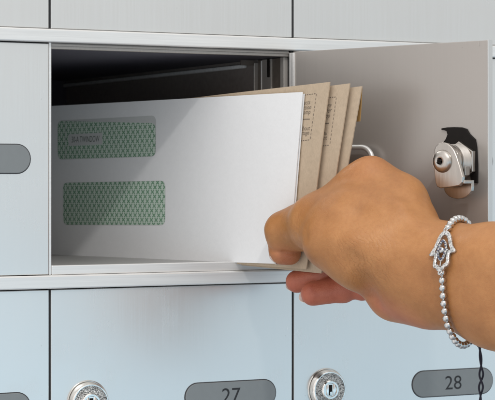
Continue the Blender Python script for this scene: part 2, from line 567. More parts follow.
link("hinge", bm, M["rail"], odoor, angle=30)
bm = bmesh.new()
s, z = on_door(479.3, 41.5)
box(bm, s - .3, s + .3, .02, .25, z - 2.6, z, tf=dtf)
link("slot", bm, M["jamb"], odoor)

# black retaining clip round the lock
bm = bmesh.new()
clip = [(442, 128.4), (447.5, 127.4), (455, 127.2), (462, 127.4), (467, 129), (470, 134), (473, 137), (475.6, 139.5), (477, 147), (478, 165), (478, 183), (471.7, 183), (470.5, 172), (467, 160), (460, 152), (441, 143.8), (444, 142), (446.3, 139), (448, 134.5), (447, 131.2), (444.5, 130.2), (442, 130)]
prism(bm, [on_door(x, y, .4) for x, y in clip], .02, 1.2, dw, 0, .3)
link("clip", bm, M["black"], odoor)
# lock cylinder, nut and cam
sc, zc = on_door(463.0, 161.5, 0)
def lt(p, q, r): return dw(p, q, r)
bm = bmesh.new()
lathe(bm, [(9.6, 0.3), (9.6, 4.2)], lt, 6, 0, (sc, zc))
hexp = [(sc + 12.2 * math.cos(PI / 6 + k * PI / 3), zc + 12.2 * math.sin(PI / 6 + k * PI / 3)) for k in range(6)]
prism(bm, hexp, 1.4, 4.6, lt, 0, .5)
prof = [(10.2, 4.6)]
for k in range(9):
    prof += [(10.4, 4.8 + k * .85), (9.8, 5.2 + k * .85)]
prof += [(10.4, 12.6), (10.4, 13.4), (9.6, 13.6), (9.6, 14.4), (10.2, 14.6), (10.2, 17.0), (9.7, 17.6), (0, 17.6)]
lathe(bm, prof, lt, 48, 0, (sc, zc))
box(bm, sc + 3.2, sc + 9.9, 6.0, 11.0, zc - 8.5, zc - 3.0, bev=.4, tf=dtf)
link("lock_body", bm, M["nickel"], odoor, angle=22)
bm = bmesh.new()
cw = 10.3
NA = 17.7
pl = [(-6.7, 6.6), (-6.9, 0), (-6.4, -7), (-5.6, -13), (-4.4, -15.2), (-2, -16.2), (6, -15.6), (12.6, -14.6), (14.6, -12.6), (15.0, -9.4), (12.8, -3), (10.4, 3), (8.4, 6.6), (6.2, 8.9), (3.2, 10.8), (0, 11.4), (-3, 10.9), (-5.4, 9.2)]
pl = [(sc + x, zc + y) for x, y in pl]
prism(bm, pl, NA, NA + 2.2, lt, 0, .6, 3)
# Z-bend: step back towards the door, then the rounded tab
box(bm, sc - 3.6, sc + 15.4, NA - 8.2, NA + .9, zc - 13.6, zc - 11.2, bev=.8, seg=3, tf=dtf)
tab = [(sc + 15.5, zc - 11.4), (sc - 5.5, zc - 11.4), (sc - 6, zc - 15)]
for k in range(11):
    a = PI + PI * k / 10; tab.append((sc + 4.8 + 10.8 * math.cos(a), zc - 15.4 + 7.4 * math.sin(a)))
tab += [(sc + 15.6, zc - 15)]
prism(bm, tab, NA - 8.4, NA - 6.2, lt, 0, .5, 3)
link("cam", bm, M["nickel"], odoor)
bm = bmesh.new()
zs = zc
lathe(bm, [(6.9, NA + 2.2), (6.8, NA + 3.0), (5.9, NA + 4.3), (4.2, NA + 5.1), (2.3, NA + 5.4), (1.9, NA + 5.0), (1.5, NA + 3.2), (0, NA + 3.0)], lt, 40, [0, 0, 0, 0, 0, 1, 1], (sc, zs))
for k in range(4):
    a = k * PI / 2 + .5
    p = [(sc + 2.2 * math.cos(a) - .55 * math.sin(a), zs + 2.2 * math.sin(a) + .55 * math.cos(a)), (sc + 2.2 * math.cos(a) + .55 * math.sin(a), zs + 2.2 * math.sin(a) - .55 * math.cos(a)),
         (sc + .55 * math.sin(a), zs - .55 * math.cos(a)), (sc - .55 * math.sin(a), zs + .55 * math.cos(a))]
    prism(bm, p, NA + 4.0, NA + 5.45, lt, 1)
link("screw", bm, [M["nickel"], M["black"]], odoor, angle=60)
# bent wire bracket on the inner face
bm = bmesh.new()
NB = 5.0
a0 = on_door(372.5, 157, NB); b0 = on_door(322, 147.5, NB)
rad = 9.0
s0, s1 = b0[0], a0[0]
zt = on_door(350, 147.5, NB)[1]; zb = zt - 52
loop = [((s0 + s1) / 2 + p, (zt + zb) / 2 + q) for p, q in rrect(s1 - s0, zt - zb, rad, 8)]
tube(bm, [dw(p, q, NB) for p, q in loop], .0017, 12, closed=True)
for p, q in (((s0 + s1) / 2, zb), ((s0 + s1) / 2 - 20, zb)):
    tube(bm, [dw(p, q, NB), dw(p, q, .0)], .0016, 10)
link("wire_bracket", bm, M["rail"], odoor, angle=60)

# ------------------------------------------------------------------ envelopes
class Sheet:
    def __init__(s, corners, bow=0.0, curl=0.0, th=.7):
        s.c = [np.array(P(*c)) for c in corners]           # TL, TR, BR, BL
        s.bow, s.curl, s.th = bow, curl, th
        s.n = np.cross(s.c[1] - s.c[0], s.c[3] - s.c[0]); s.n /= np.linalg.norm(s.n)
        if s.n @ (CAM - s.c[0]) < 0: s.n = -s.n
        s.lu = np.linalg.norm(s.c[1] - s.c[0]) * 1000; s.lv = np.linalg.norm(s.c[3] - s.c[0]) * 1000
    def S(s, u, v, off=0.0):
        """u 0..1 left to right, v 0..1 bottom to top, off mm in front"""
        p = (s.c[3] * (1 - u) + s.c[2] * u) * (1 - v) + (s.c[0] * (1 - u) + s.c[1] * u) * v
        h = s.bow * math.sin(PI * min(max(u, 0), 1)) + s.curl * max(0, u - .75) ** 2 * 16 * (.3 + .7 * v) + .22 * math.sin(7 * u + 2.2 * v + s.lu) * math.sin(3.1 * v + 1.0)
        return p + s.n * (h + off) * .001
    def inv(s, px, py, off=0.0):
        u, v = .5, .5
        for _ in range(25):
            f = proj(s.S(u, v, off)); e = 1e-4
            fu = (proj(s.S(u + e, v, off)) - f) / e; fv = (proj(s.S(u, v + e, off)) - f) / e
            J = np.array([fu, fv]).T
            d = np.linalg.solve(J, np.array([px, py]) - f)
            u += d[0]; v += d[1]
        return u, v
    def mesh(s, bm, nu=40, nv=16, r=0.004):
        uv = bm.loops.layers.uv.verify()
        F_ = {}
        for side, off in ((0, 0.0), (1, -s.th)):
            for i in range(nu + 1):
                for j in range(nv + 1):
                    u = i / nu; v = j / nv
                    F_[side, i, j] = bm.verts.new(s.S(u, v, off))
        fs = []
        def face(ks):
            f = bm.faces.new([F_[k] for k in ks]); fs.append(f)
            for l, k in zip(f.loops, ks): l[uv].uv = (k[1] / nu * s.lu * .001, k[2] / nv * s.lv * .001)
        for i in range(nu):
            for j in range(nv):
                face([(0, i, j), (0, i + 1, j), (0, i + 1, j + 1), (0, i, j + 1)])
                face([(1, i, j), (1, i, j + 1), (1, i + 1, j + 1), (1, i + 1, j)])
        for i in range(nu):
            face([(0, i, 0), (1, i, 0), (1, i + 1, 0), (0, i + 1, 0)]); face([(0, i, nv), (0, i + 1, nv), (1, i + 1, nv), (1, i, nv)])
        for j in range(nv):
            face([(0, 0, j), (0, 0, j + 1), (1, 0, j + 1), (1, 0, j)]); face([(0, nu, j), (1, nu, j), (1, nu, j + 1), (0, nu, j + 1)])
        bmesh.ops.recalc_face_normals(bm, faces=fs)
    def patch(s, bm, outline, off, mi=0, rings=8):
        """flat patch lying on the front: outline [(u,v)], concentric fill, UV in mm"""
        uv = bm.loops.layers.uv.verify()
        cu = sum(p[0] for p in outline) / len(outline); cv = sum(p[1] for p in outline) / len(outline)
        R = []
        for k in range(1, rings + 1):
            t = k / rings
            R.append([(cu + (u - cu) * t, cv + (v - cv) * t) for u, v in outline])
        V = [[bm.verts.new(s.S(u, v, off)) for u, v in ring] for ring in R]
        C = bm.verts.new(s.S(cu, cv, off)); n = len(outline)
        def face(vs, uvs):
            f = bm.faces.new(vs); f.material_index = mi; f.normal_update()
            for l, (u, v) in zip(f.loops, uvs): l[uv].uv = (u * s.lu, v * s.lv)
            if f.normal.dot(Vector(s.n)) < 0: f.normal_flip()
        for k in range(n):
            k2 = (k + 1) % n
            face([C, V[0][k], V[0][k2]], [(cu, cv), R[0][k], R[0][k2]])
            for q in range(rings - 1):
                face([V[q][k], V[q + 1][k], V[q + 1][k2], V[q][k2]], [R[q][k], R[q + 1][k], R[q + 1][k2], R[q][k2]])
    def write(s, bm, txt, px, py, size, mi=0, off=.12, shear=0.0, squeeze=1.0, w=None):
        u0, v0 = s.inv(px, py)
        vs, fs = text_faces(txt, size, shear)
        if w:
            xs = [v[0] for v in vs]; squeeze = w / (max(xs) - min(xs))
        bv = [bm.verts.new(s.S(u0 + x * squeeze / s.lu, v0 + y / s.lv, off)) for x, y in vs]
        for f in fs:
            try:
                nf = bm.faces.new([bv[k] for k in f]); nf.material_index = mi; nf.normal_update()
                if nf.normal.dot(Vector(s.n)) < 0: nf.normal_flip()
            except ValueError: pass
    def dash(s, bm, a, b, wid, n, duty=.6, mi=0, off=.12):
        a = np.array(s.inv(*a)); b = np.array(s.inv(*b))
        du, dv = (b - a); ln = math.hypot(du * s.lu, dv * s.lv)
        nx, ny = -dv * s.lv / ln, du * s.lu / ln
        for k in range(n):
            t0 = k / n; t1 = t0 + duty / n
            q = []
            for t, sg in ((t0, -1), (t1, -1), (t1, 1), (t0, 1)):
                p = a + (b - a) * t
                q.append(bm.verts.new(s.S(p[0] + sg * nx * wid / 2 / s.lu, p[1] + sg * ny * wid / 2 / s.lv, off)))
            f = bm.faces.new(q); f.material_index = mi; f.normal_update()
            if f.normal.dot(Vector(s.n)) < 0: f.normal_flip()

def plane_d(px):
    return 1438.0 / (1 + .1431 * (px - 52) / 250)

white = Sheet([(42, 106.6, plane_d(42)), (302.4, 92, plane_d(302.4)), (289, 264.2, plane_d(289)), (42, 256.0, plane_d(42))], bow=-1.0, th=.5)
bm = bmesh.new(); white.mesh(bm)
we = link("white_envelope", bm, M["white_paper"])
tag(we, "white envelope with two green patterned windows, frontmost of the mail", "envelope")
# a second leaf just behind the front one (the folded flap side)
w2 = Sheet([(60, 107, plane_d(60) + 2), (304.2, 93.8, plane_d(304) + 1.6), (291, 264, plane_d(291) + 1.6), (60, 255.0, plane_d(60) + 2)], bow=-1.0, th=.4)
bm = bmesh.new(); w2.mesh(bm)
link("back_panel", bm, M["white_paper"], we)

def pxoutline(sh, corners, rpx, n=6):
    """rounded quadrilateral given by its pixel corners, as (u,v) on the sheet"""
    q = [np.array(sh.inv(*c)) * np.array([sh.lu, sh.lv]) for c in corners]   # TL TR BR BL in mm
    out = []
    m = 4
    for i in range(m):
        a, b, c = q[i - 1], q[i], q[(i + 1) % m]
        da = (a - b) / np.linalg.norm(a - b); dc = (c - b) / np.linalg.norm(c - b)
        for k in range(n + 1):
            t = k / n
            p0 = b + da * rpx; p1 = b + dc * rpx
            out.append((1 - t) ** 2 * p0 + 2 * t * (1 - t) * b + t * t * p1)
        nxt = q[(i + 1) % m]
        for k in range(1, 8):
            s0 = b + dc * rpx; s1 = nxt - dc * rpx
            out.append(s0 + (s1 - s0) * k / 8)
    return [(p[0] / sh.lu, p[1] / sh.lv) for p in out]

def window(corners, patt, txt=False):
    bm = bmesh.new()
    white.patch(bm, pxoutline(white, corners, 5.0), .10, 0)
    white.patch(bm, pxoutline(white, patt, 4.6), .16, 1)
    if txt:
        white.patch(bm, pxoutline(white, [(68.6, 134.4), (102.6, 132.6), (102.6, 144.2), (68.6, 146.0)], .8), .20, 0, 3)
        white.write(bm, "30-A TWINDOW", 85.6, 139.5, 6.0, 2, .25, w=30.5)
        white.dash(bm, (65.4, 120.5), (65.8, 159), .35, 1, 1.0, 0, .22)
    return link("address_window", bm, [M["film"], M["tint"], M["green_ink"]], we)
window([(57.6, 120.6), (156.2, 115.6), (156.0, 156.6), (57.8, 159.8)], [(57.9, 121.0), (155.6, 123.2), (155.6, 156.2), (58.0, 159.4)], True)
window([(63, 182.6), (165.6, 180.6), (165.4, 225.2), (63.2, 225.0)], [(63.3, 182.9), (165.3, 180.9), (165.1, 224.9), (63.5, 224.7)])

def kraft(corners, label, bow=0, curl=0):
    sh = Sheet(corners, bow, curl, th=.8)
    bm = bmesh.new(); sh.mesh(bm)
    o = link("kraft_envelope", bm, M["kraft"])
    tag(o, label, "envelope", "brown envelopes fanned behind the white one")
    return sh, o
def kd(px, off): return plane_d(px) + off
k1, k1o = kraft([(70, 112, kd(70, 4.5)), (329.6, 82, kd(329, 3.4)), (306, 269.3, kd(306, 3.2)), (70, 251, kd(70, 4.5))],
                "brown kraft envelope directly behind the white one, with a dashed stamp box", 0, 0)
k2, k2o = kraft([(84, 117, kd(84, 8)), (349.5, 83.4, kd(349, 8.5)), (321, 273.4, kd(321, 8)), (84, 249, kd(84, 8))],
                "brown kraft envelope second behind the white one, showing only ends of printed lines", 0, 0)
k3, k3o = kraft([(92, 121, kd(92, 12)), (361.6, 86.2, kd(361, 13)), (329, 273, kd(329, 12)), (92, 248, kd(92, 12))],
                "rearmost brown kraft envelope with a golden brown flap at its edge", 0, 0)
bm = bmesh.new()
k1.dash(bm, (304.5, 95.2), (316.5, 93.6), .45, 5)
k1.dash(bm, (316.5, 94), (310.2, 140.5), .45, 12)
k1.dash(bm, (300.5, 141), (310.2, 139.8), .45, 4)
for t, x, y in (("acts", 307.0, 102.6), ("action", 306.3, 107.6), ("stamp", 305.6, 112.4), ("without", 303.6, 128.6), ("postage", 303.0, 133.2)):
    k1.write(bm, t, x, y, 3.4, shear=.2, squeeze=1.05)
k1.dash(bm, (300.8, 119.4), (309.8, 119.2), .5, 1, 1.0)
link("stamp_box", bm, M["ink"], k1o)
bm = bmesh.new()
k2.dash(bm, (327.5, 97.6), (336.6, 97.0), .45, 4)
k2.dash(bm, (336.4, 97.6), (329.8, 145.5), .45, 12)
k2.dash(bm, (321, 146), (329.6, 145.2), .45, 4)
for t, x, y in (("here", 327.6, 105.5), ("order", 326.6, 110.8), ("shop", 326.0, 116), ("you", 324.2, 133), ("sent", 323.6, 138)):
    k2.write(bm, t, x, y, 3.4, shear=.2, squeeze=1.05)
k2.dash(bm, (321.0, 123.6), (329.2, 123.3), .5, 1, 1.0)
link("stamp_box", bm, M["ink"], k2o)
bm = bmesh.new()     # golden flap curling behind the rearmost one
fl = Sheet([(340, 88, kd(340, 19)), (361.9, 88.0, kd(362, 15)), (359.6, 121.5, kd(359, 18)), (340, 123, kd(340, 20))], 0, 0, th=.6)
fl.mesh(bm, 8, 8)
link("flap", bm, M["kraft_dark"], k3o)

# ------------------------------------------------------------------ hand and forearm (one continuous surface)
def cap(p, a, b, ra, rb):
    ab = b - a; q = p - a
    h = np.clip((q @ ab) / (ab @ ab), 0, 1).astype(np.float32)
    return np.sqrt(((q - h[:, None] * ab) ** 2).sum(1)) - (ra + (rb - ra) * h)
def smin(a, b, k):
    h = np.maximum(k - np.abs(a - b), 0) / k
    return np.minimum(a, b) - h * h * k * .25

HK = lambda *a: K(*a).astype(np.float32)
BODY = [  # (a, ra, b, rb)  palm, thenar, heel
    (HK(370, 179, 1220), 13.0, HK(398, 204, 1212), 17.0),        # index ray
    (HK(398, 204, 1212), 17.0, HK(409, 216, 1200), 15.0),
    (HK(352, 198, 1222), 11.0, HK(372, 182, 1220), 12.5),        # web beside the index knuckle
    (HK(384, 202, 1230), 12.0, HK(412, 240, 1200), 18.0),        # middle ray
    (HK(392, 230, 1234), 12.0, HK(415, 262, 1198), 18.0),        # ring ray
    (HK(398, 258, 1230), 12.0, HK(418, 280, 1195), 18.0),        # little-finger ray
    (HK(335, 238, 1207), 20.5, HK(364, 250, 1198), 23.0), (HK(364, 250, 1198), 23.0, HK(384, 252, 1194), 24.0),        # thenar
    (HK(316, 217, 1230), 11.5, HK(352, 190, 1224), 12.5),
    (HK(360, 220, 1208), 21.0, HK(400, 238, 1192), 22.0),
    (HK(384, 252, 1194), 24.0, HK(425, 268, 1182), 23.0),
    (HK(398, 289, 1205), 20.0, HK(428, 294, 1186), 20.0),        # heel
]
ARM = [
    (HK(418, 262, 1184), 21.0, HK(446, 263, 1174), 21.6),
    (HK(446, 263, 1174), 21.6, HK(495, 266, 1150), 22.6),
    (HK(495, 266, 1150), 22.6, HK(600, 282, 1100), 28.0),
    (HK(600, 282, 1100), 28.0, HK(790, 330, 1030), 36.0),
    (HK(418, 282, 1186), 20.0, HK(446, 288, 1174), 20.5),
    (HK(446, 288, 1174), 20.5, HK(495, 305, 1150), 22.6),
    (HK(495, 305, 1150), 22.6, HK(600, 339, 1100), 28.0),
    (HK(600, 339, 1100), 28.0, HK(790, 400, 1030), 36.0),
]
TIPD = plane_d(288) - 7.6
IPD = plane_d(284) - 12.5
THUMB = [
    (HK(352, 222, 1208), 19.5, HK(317, 224, 1228), 16.4),
    (HK(317, 224, 1228), 16.4, HK(302, 227, IPD - 7), 14.0),
    (HK(302, 227, IPD - 7), 14.0, HK(284.5, 231, IPD), 11.6),
    (HK(284.5, 231, IPD), 11.4, HK(282.5, 249, TIPD), 8.0),
    (HK(282, 253, TIPD + 1), 6.5, HK(291, 255, TIPD + 1.5), 5.9),
]
INDEX = [(HK(370, 180, 1220), 11.5, HK(338, 205, 1258), 9.2), (HK(338, 205, 1258), 9.2, HK(316, 226, 1274), 8.2), (HK(316, 226, 1274), 8.0, HK(300, 240, 1282), 6.8)]
MIDDLE = [(HK(384, 202, 1230), 11.5, HK(352, 240, 1263), 9.4), (HK(352, 240, 1263), 9.4, HK(326, 275, 1271), 8.6), (HK(326, 275, 1271), 8.4, HK(297, 281.5, 1274), 7.2)]
RING = [(HK(392, 230, 1234), 11.0, HK(366, 272, 1258), 9.0), (HK(366, 272, 1258), 9.0, HK(343, 288.5, 1259), 8.9), (HK(343, 288.5, 1259), 8.5, HK(313, 293.5, 1257), 7.6)]
LITTLE = [(HK(398, 260, 1230), 10.5, HK(382, 282, 1248), 8.4), (HK(382, 282, 1248), 8.4, HK(362, 288, 1258), 7.6), (HK(362, 288, 1258), 7.4, HK(346, 286, 1272), 6.2)]

def chain(p, prims, k):
    d = None
    for a, ra, b, rb in prims:
        q = cap(p, a, b, ra, rb)
        d = q if d is None else smin(d, q, k)
    return d
GROOVES = []     # (a, b, depth, width): folds between the masses of the hand, and tendons (negative)
def hand_sdf(p, parts=False):
    p = np.asarray(p, np.float32)
    body = chain(p, BODY, 9.0)
    arm = chain(p, ARM, 12.0)
    d = smin(body, arm, 9.0)
    th = chain(p, THUMB, 5.5)
    d = smin(d, th, 8.0)
    fing = None
    for ch in (INDEX, MIDDLE, RING, LITTLE):
        q = chain(p, ch, 2.0)
        d = smin(d, q, 2.5)
        fing = q if fing is None else np.minimum(fing, q)
    for a, b, dep, wid in GROOVES:
        q = cap(p, a, b, 0, 0)
        d = d + dep * np.exp(-(q / wid) ** 2)
    if parts: return d, body, arm, th, fing
    return d

def front(px, py):
    """first point of the skin along the line of sight"""
    ds = np.arange(1120, 1290, .5)
    v = hand_sdf(np.stack([K(px, py, d) for d in ds]))
    k = int(np.argmax(v < 0)) if (v < 0).any() else int(np.argmin(v))
    return K(px, py, ds[k]).astype(np.float32)
gv = []
for pts_, dep, wid in (([(373, 299), (364, 282), (353, 262)], 2.9, 5.5), ([(335, 199), (362, 214), (392, 230)], 2.1, 7.0),
                       ([(372, 184), (400, 206), (424, 236)], -1.3, 4.5), ([(271, 250), (285, 252.5), (300, 252)], 1.3, 1.7),
                       ([(302, 247), (306, 238), (306, 228)], .8, 3.0), ([(331, 236), (352, 240), (384, 262)], -1.4, 5.5),
                       ([(400, 262), (418, 276), (432, 300)], .8, 6.0), ([(352, 252), (362, 262), (372, 284)], .5, 2.4),
                       ([(346, 262), (355, 274), (362, 286)], .5, 2.2), ([(436, 232), (434, 262), (437, 300)], .7, 3.5)):
    fp = [front(*q) for q in pts_]
    gv += [(fp[i], fp[i + 1], dep * (.75 if len(fp) > 2 else 1), wid) for i in range(len(fp) - 1)]
GROOVES += gv

def surface_nets(lo, hi, h):
    n = np.ceil((hi - lo) / h).astype(int) + 1
    ax = [lo[i] + h * np.arange(n[i]) for i in range(3)]
    V = np.empty(n, np.float32)
    Y, Z = np.meshgrid(ax[1], ax[2], indexing='ij')
    yz = np.stack([Y.ravel(), Z.ravel()], 1)
    for i in range(n[0]):
        p = np.empty((len(yz), 3), np.float32); p[:, 0] = ax[0][i]; p[:, 1:] = yz
        V[i] = hand_sdf(p).reshape(n[1], n[2])
    neg = V < 0
    c = n - 1
    cnt = np.zeros(c, np.float32); acc = np.zeros((*c, 3), np.float32)
    sl = lambda o: tuple(slice(o[i], o[i] + c[i]) for i in range(3))
    corners = [(a, b, d) for a in (0, 1) for b in (0, 1) for d in (0, 1)]
    for a in corners:
        for axi in range(3):
            if a[axi]: continue
            b = list(a); b[axi] = 1; b = tuple(b)
            va, vb = V[sl(a)], V[sl(b)]
            m = (va < 0) != (vb < 0)
            t = np.where(m, va / np.where(m, va - vb, 1), 0)
            for q in range(3):
                acc[..., q] += np.where(m, a[q] + (t if q == axi else 0), 0)
            cnt += m
    act = cnt > 0
    idx = -np.ones(c, int); idx[act] = np.arange(act.sum())
    ijk = np.argwhere(act)
    verts = lo + h * (ijk + acc[act] / cnt[act][:, None])
    faces = []
    for axi in range(3):
        o1, o2 = [(1, 2), (2, 0), (0, 1)][axi]
        A = [slice(1, -1)] * 3; A[axi] = slice(0, -1)
        B = [slice(1, -1)] * 3; B[axi] = slice(1, None)
        m = neg[tuple(A)] != neg[tuple(B)]
        e = np.argwhere(m)
        e = e + np.array([0 if q == axi else 1 for q in range(3)])
        sg = neg[tuple(e.T)]
        def at(d1, d2):
            q = e.copy(); q[:, o1] += d1; q[:, o2] += d2
            return idx[tuple(q.T)]
        f = np.stack([at(-1, -1), at(0, -1), at(0, 0), at(-1, 0)], 1)
        f[~sg] = f[~sg][:, ::-1]
        faces.append(f)
    return verts, np.concatenate(faces)

lo = K(258, 420, 1270) * 0 + np.array([2.0, -158.0, 985.0]); hi = np.array([322.0, 22.0, 1292.0])
HV, HF = surface_nets(lo, hi, 1.35)
# two rounds of smoothing, then back onto the surface
E = np.concatenate([HF[:, [0, 1]], HF[:, [1, 2]], HF[:, [2, 3]], HF[:, [3, 0]]])
for it in range(3):
    s_ = np.zeros_like(HV); k_ = np.zeros(len(HV))
    np.add.at(s_, E[:, 0], HV[E[:, 1]]); np.add.at(k_, E[:, 0], 1); np.add.at(s_, E[:, 1], HV[E[:, 0]]); np.add.at(k_, E[:, 1], 1)
    HV = HV * .4 + .6 * s_ / np.maximum(k_, 1)[:, None]
def grad(p, e=.4):
    g = np.stack([hand_sdf(p + np.eye(3)[i] * e) - hand_sdf(p - np.eye(3)[i] * e) for i in range(3)], 1)
    return g / np.maximum(np.linalg.norm(g, axis=1, keepdims=True), 1e-6)
for it in range(2):
    g = grad(HV); HV = HV - g * hand_sdf(HV)[:, None] * .9
dd, bd, ad, td, fd = hand_sdf(HV, True)
rest = np.minimum(np.minimum(bd, ad), td)
palm = 1 / (1 + np.exp((fd - rest + 1.0) / 2.0))
heel = cap(HV.astype(np.float32), HK(380, 306, 1190), HK(418, 316, 1180), 0, 0)
palm = np.clip(np.maximum(palm, .75 * np.clip(1 - heel / 20, 0, 1)), 0, 1)
tipz = np.linalg.norm(HV - K(286, 258, TIPD - 4), axis=1)
palm = np.maximum(palm, .6 * np.clip(1.2 - tipz / 13, 0, 1))
cz = [(K(300, 247, 1236), 13), (K(366, 262, 1175), 26), (K(305, 232, 1222), 14)]
crease = np.zeros(len(HV))
for c_, r_ in cz: crease = np.maximum(crease, np.clip(1.2 - np.linalg.norm(HV - c_, axis=1) / r_, 0, 1))
me = bpy.data.meshes.new("person")
me.from_pydata(cam2w(HV).tolist(), [], HF.tolist())
me.materials.append(M["skin"])
me.polygons.foreach_set("use_smooth", [True] * len(me.polygons))
for nm, arr in (("palm", palm), ("crease", crease)):
    at = me.attributes.new(nm, 'FLOAT', 'POINT'); at.data.foreach_set("value", arr.astype(np.float32))
bmx = bmesh.new(); bmx.from_mesh(me); bmesh.ops.recalc_face_normals(bmx, faces=bmx.faces); bmx.to_mesh(me); bmx.free()
person = bpy.data.objects.new("person", me); COL.objects.link(person)
tag(person, "bare tan forearm and right hand pinching a stack of envelopes", "person")

def nail(base, tdir, ndir, half_angle, length, free):
    """fingernail wrapped on the back of a fingertip; base is a point on the bone, camera mm"""
    t = np.array(tdir, float); t /= np.linalg.norm(t)
    n = np.array(ndir, float); n -= t * (n @ t); n /= np.linalg.norm(n)
    w = np.cross(t, n)
    nu, nv = 14, 12
    rr = np.linspace(0, 16, 161)
    G = {}
    for i in range(nu + 1):
        for j in range(nv + 1):
            a = (i / nu - .5) * 2; b = j / nv
            end = 1 - .22 * a * a
            start = .10 * (1 - a * a) if b == 0 else 0
            al = a * half_angle * (1 - .12 * b)
            dr = n * math.cos(al) + w * math.sin(al)
            tt = (b * end - start) * length
            # radius of the flesh here; past the fingertip keep the last one
            c = np.array(base, float) + t * min(tt, length - free - 1.5)
            d = hand_sdf((c + rr[:, None] * dr))
            k = int(np.argmax(d > 0)); r = rr[k] + .05
            q = np.array(base, float) + t * tt + dr * r - n * max(0, tt - length + free + 1.5) * .25
            G[0, i, j] = q + dr * .22; G[1, i, j] = q - dr * .28
    bm = bmesh.new()
    V = {k: bm.verts.new(cam2w(v)) for k, v in G.items()}
    fs = []
    def fc(j, ks):
        f = bm.faces.new([V[k] for k in ks]); f.material_index = 1 if j >= nv - 2 else 0; fs.append(f)
    for i in range(nu):
        for j in range(nv):
            fc(j, [(0, i, j), (0, i + 1, j), (0, i + 1, j + 1), (0, i, j + 1)])
            fc(j, [(1, i, j), (1, i, j + 1), (1, i + 1, j + 1), (1, i + 1, j)])
    for i in range(nu):
        fc(0, [(0, i, 0), (1, i, 0), (1, i + 1, 0), (0, i + 1, 0)]); fc(nv, [(0, i, nv), (0, i + 1, nv), (1, i + 1, nv), (1, i, nv)])
    for j in range(nv):
        fc(j, [(0, 0, j), (0, 0, j + 1), (1, 0, j + 1), (1, 0, j)]); fc(j, [(0, nu, j), (1, nu, j), (1, nu, j + 1), (0, nu, j + 1)])
    bmesh.ops.recalc_face_normals(bm, faces=fs)
    return link("fingernail", bm, [M["nail"], M["nail_tip"]], person, angle=50)

nail(K(281.5, 250.5, TIPD + 1), (.45, -.9, 0), (-1, -.35, .3), .75, 6.6, .3)
tA = K(297, 281.5, 1274) - K(326, 275, 1271)
nail(K(301, 280.7, 1273.6), tA, (-.2, -.45, 1), 1.0, 2.6 + 7.0 + 1.3, 1.4)
tB = K(313, 293.5, 1257) - K(343, 288.5, 1259)
nail(K(317, 292.9, 1257.2), tB, (-.2, -.5, 1), 1.0, 2.6 + 7.5 + 1.3, 1.4)

# ------------------------------------------------------------------ bracelet
C0 = K(462, 284, 1166)
Av = K(457, 222, 1166) - C0; Av /= np.linalg.norm(Av)
Bv = K(440, 274, 1140) - C0; Bv = Bv - Av * (Bv @ Av); Bv /= np.linalg.norm(Bv)
path = []
for k in range(360):
    t = 2 * PI * k / 360
    dr = Av * math.cos(t) + Bv * math.sin(t)
    drop = 2.2 + 2.2 * max(0, -math.cos(t)) ** 3
    q = C0 + dr * 70
    for _ in range(80):
        q = q - dr * (hand_sdf(q[None])[0] - drop) * .8
    path.append(q)
path = np.array(path)
br = empty("bracelet", cam2w(path[180]))
tag(br, "silver beaded bracelet with hand shaped charm worn on the wrist", "bracelet")
bpx = np.array([proj(cam2w(q)) for q in path])
front = [k for k in range(360) if math.sin(2 * PI * k / 360) > 0]
kt = min(front, key=lambda k: abs(bpx[k][1] - 228)); kb = min(front, key=lambda k: abs(bpx[k][1] - 273))
km = min(front, key=lambda k: abs(bpx[k][1] - 250))
# arc from the charm's foot round the back to its head
order = [(kb + i) % 360 for i in range((kt - kb) % 360 + 1)]
pts = path[order]
seg = np.r_[0, np.cumsum(np.linalg.norm(np.diff(pts, axis=0), axis=1))]
nb = int(seg[-1] / 4.3)
bm = bmesh.new()
bmesh.ops.create_uvsphere(bm, u_segments=20, v_segments=12, radius=.00216)
bead0 = link("bead", bm, M["silver"], None, angle=60)
for i in range(nb + 1):
    s_ = seg[-1] * i / nb
    q = np.array([np.interp(s_, seg, pts[:, j]) for j in range(3)])
    b = bead0.copy(); COL.objects.link(b)
    b.parent = br; b.matrix_parent_inverse = Matrix.Translation(-br.location)
    b.location = cam2w(q); b.rotation_euler = (random.uniform(0, 3), random.uniform(0, 3), 0)
bpy.data.objects.remove(bead0)
bm = bmesh.new(); tube(bm, [cam2w(q) for q in pts[::3]], .0006, 8)
link("elastic", bm, M["silver"], br, angle=60)

# hamsa charm, in its own plane on the front of the wrist
cc = path[km]
tu = path[kt] - path[kb]; tu /= np.linalg.norm(tu)
gn = grad(cc[None].astype(np.float32))[0].astype(float); gn = gn - tu * (gn @ tu); gn /= np.linalg.norm(gn)
ex = np.cross(tu, gn); 
if ex[0] < 0: ex = -ex
cen = K(442, 250.3, cc[2]) * 1.0
cen = cen + gn * (1.8 - hand_sdf(cen[None])[0])
def ct(p, q, r): return Vector(cam2w(cen + ex * p + tu * q + gn * r))
half = [(0, 12.6), (1.8, 12.2), (3.3, 10.8), (4.6, 8.4), (5.6, 5.4), (6.6, 2.6), (8.2, .4), (9.4, -1.2), (8.6, -2.1), (6.6, -2.2), (5.3, -2.4), (5.5, -6.0), (5.5, -8.8), (4.7, -10.2), (3.0, -10.5), (2.7, -11.6), (1.5, -12.6), (0, -12.9)]
inn = [(0, 9.9), (1.0, 9.6), (1.9, 8.5), (2.8, 6.6), (3.6, 4.2), (4.4, 2.0), (5.2, .6), (5.3, -.1), (5.0, -.4), (4.2, -.5), (3.3, -1.2), (3.4, -4.5), (3.5, -7.2), (3.0, -8.2), (1.9, -8.5), (1.3, -9.2), (.8, -9.9), (0, -10.1)]
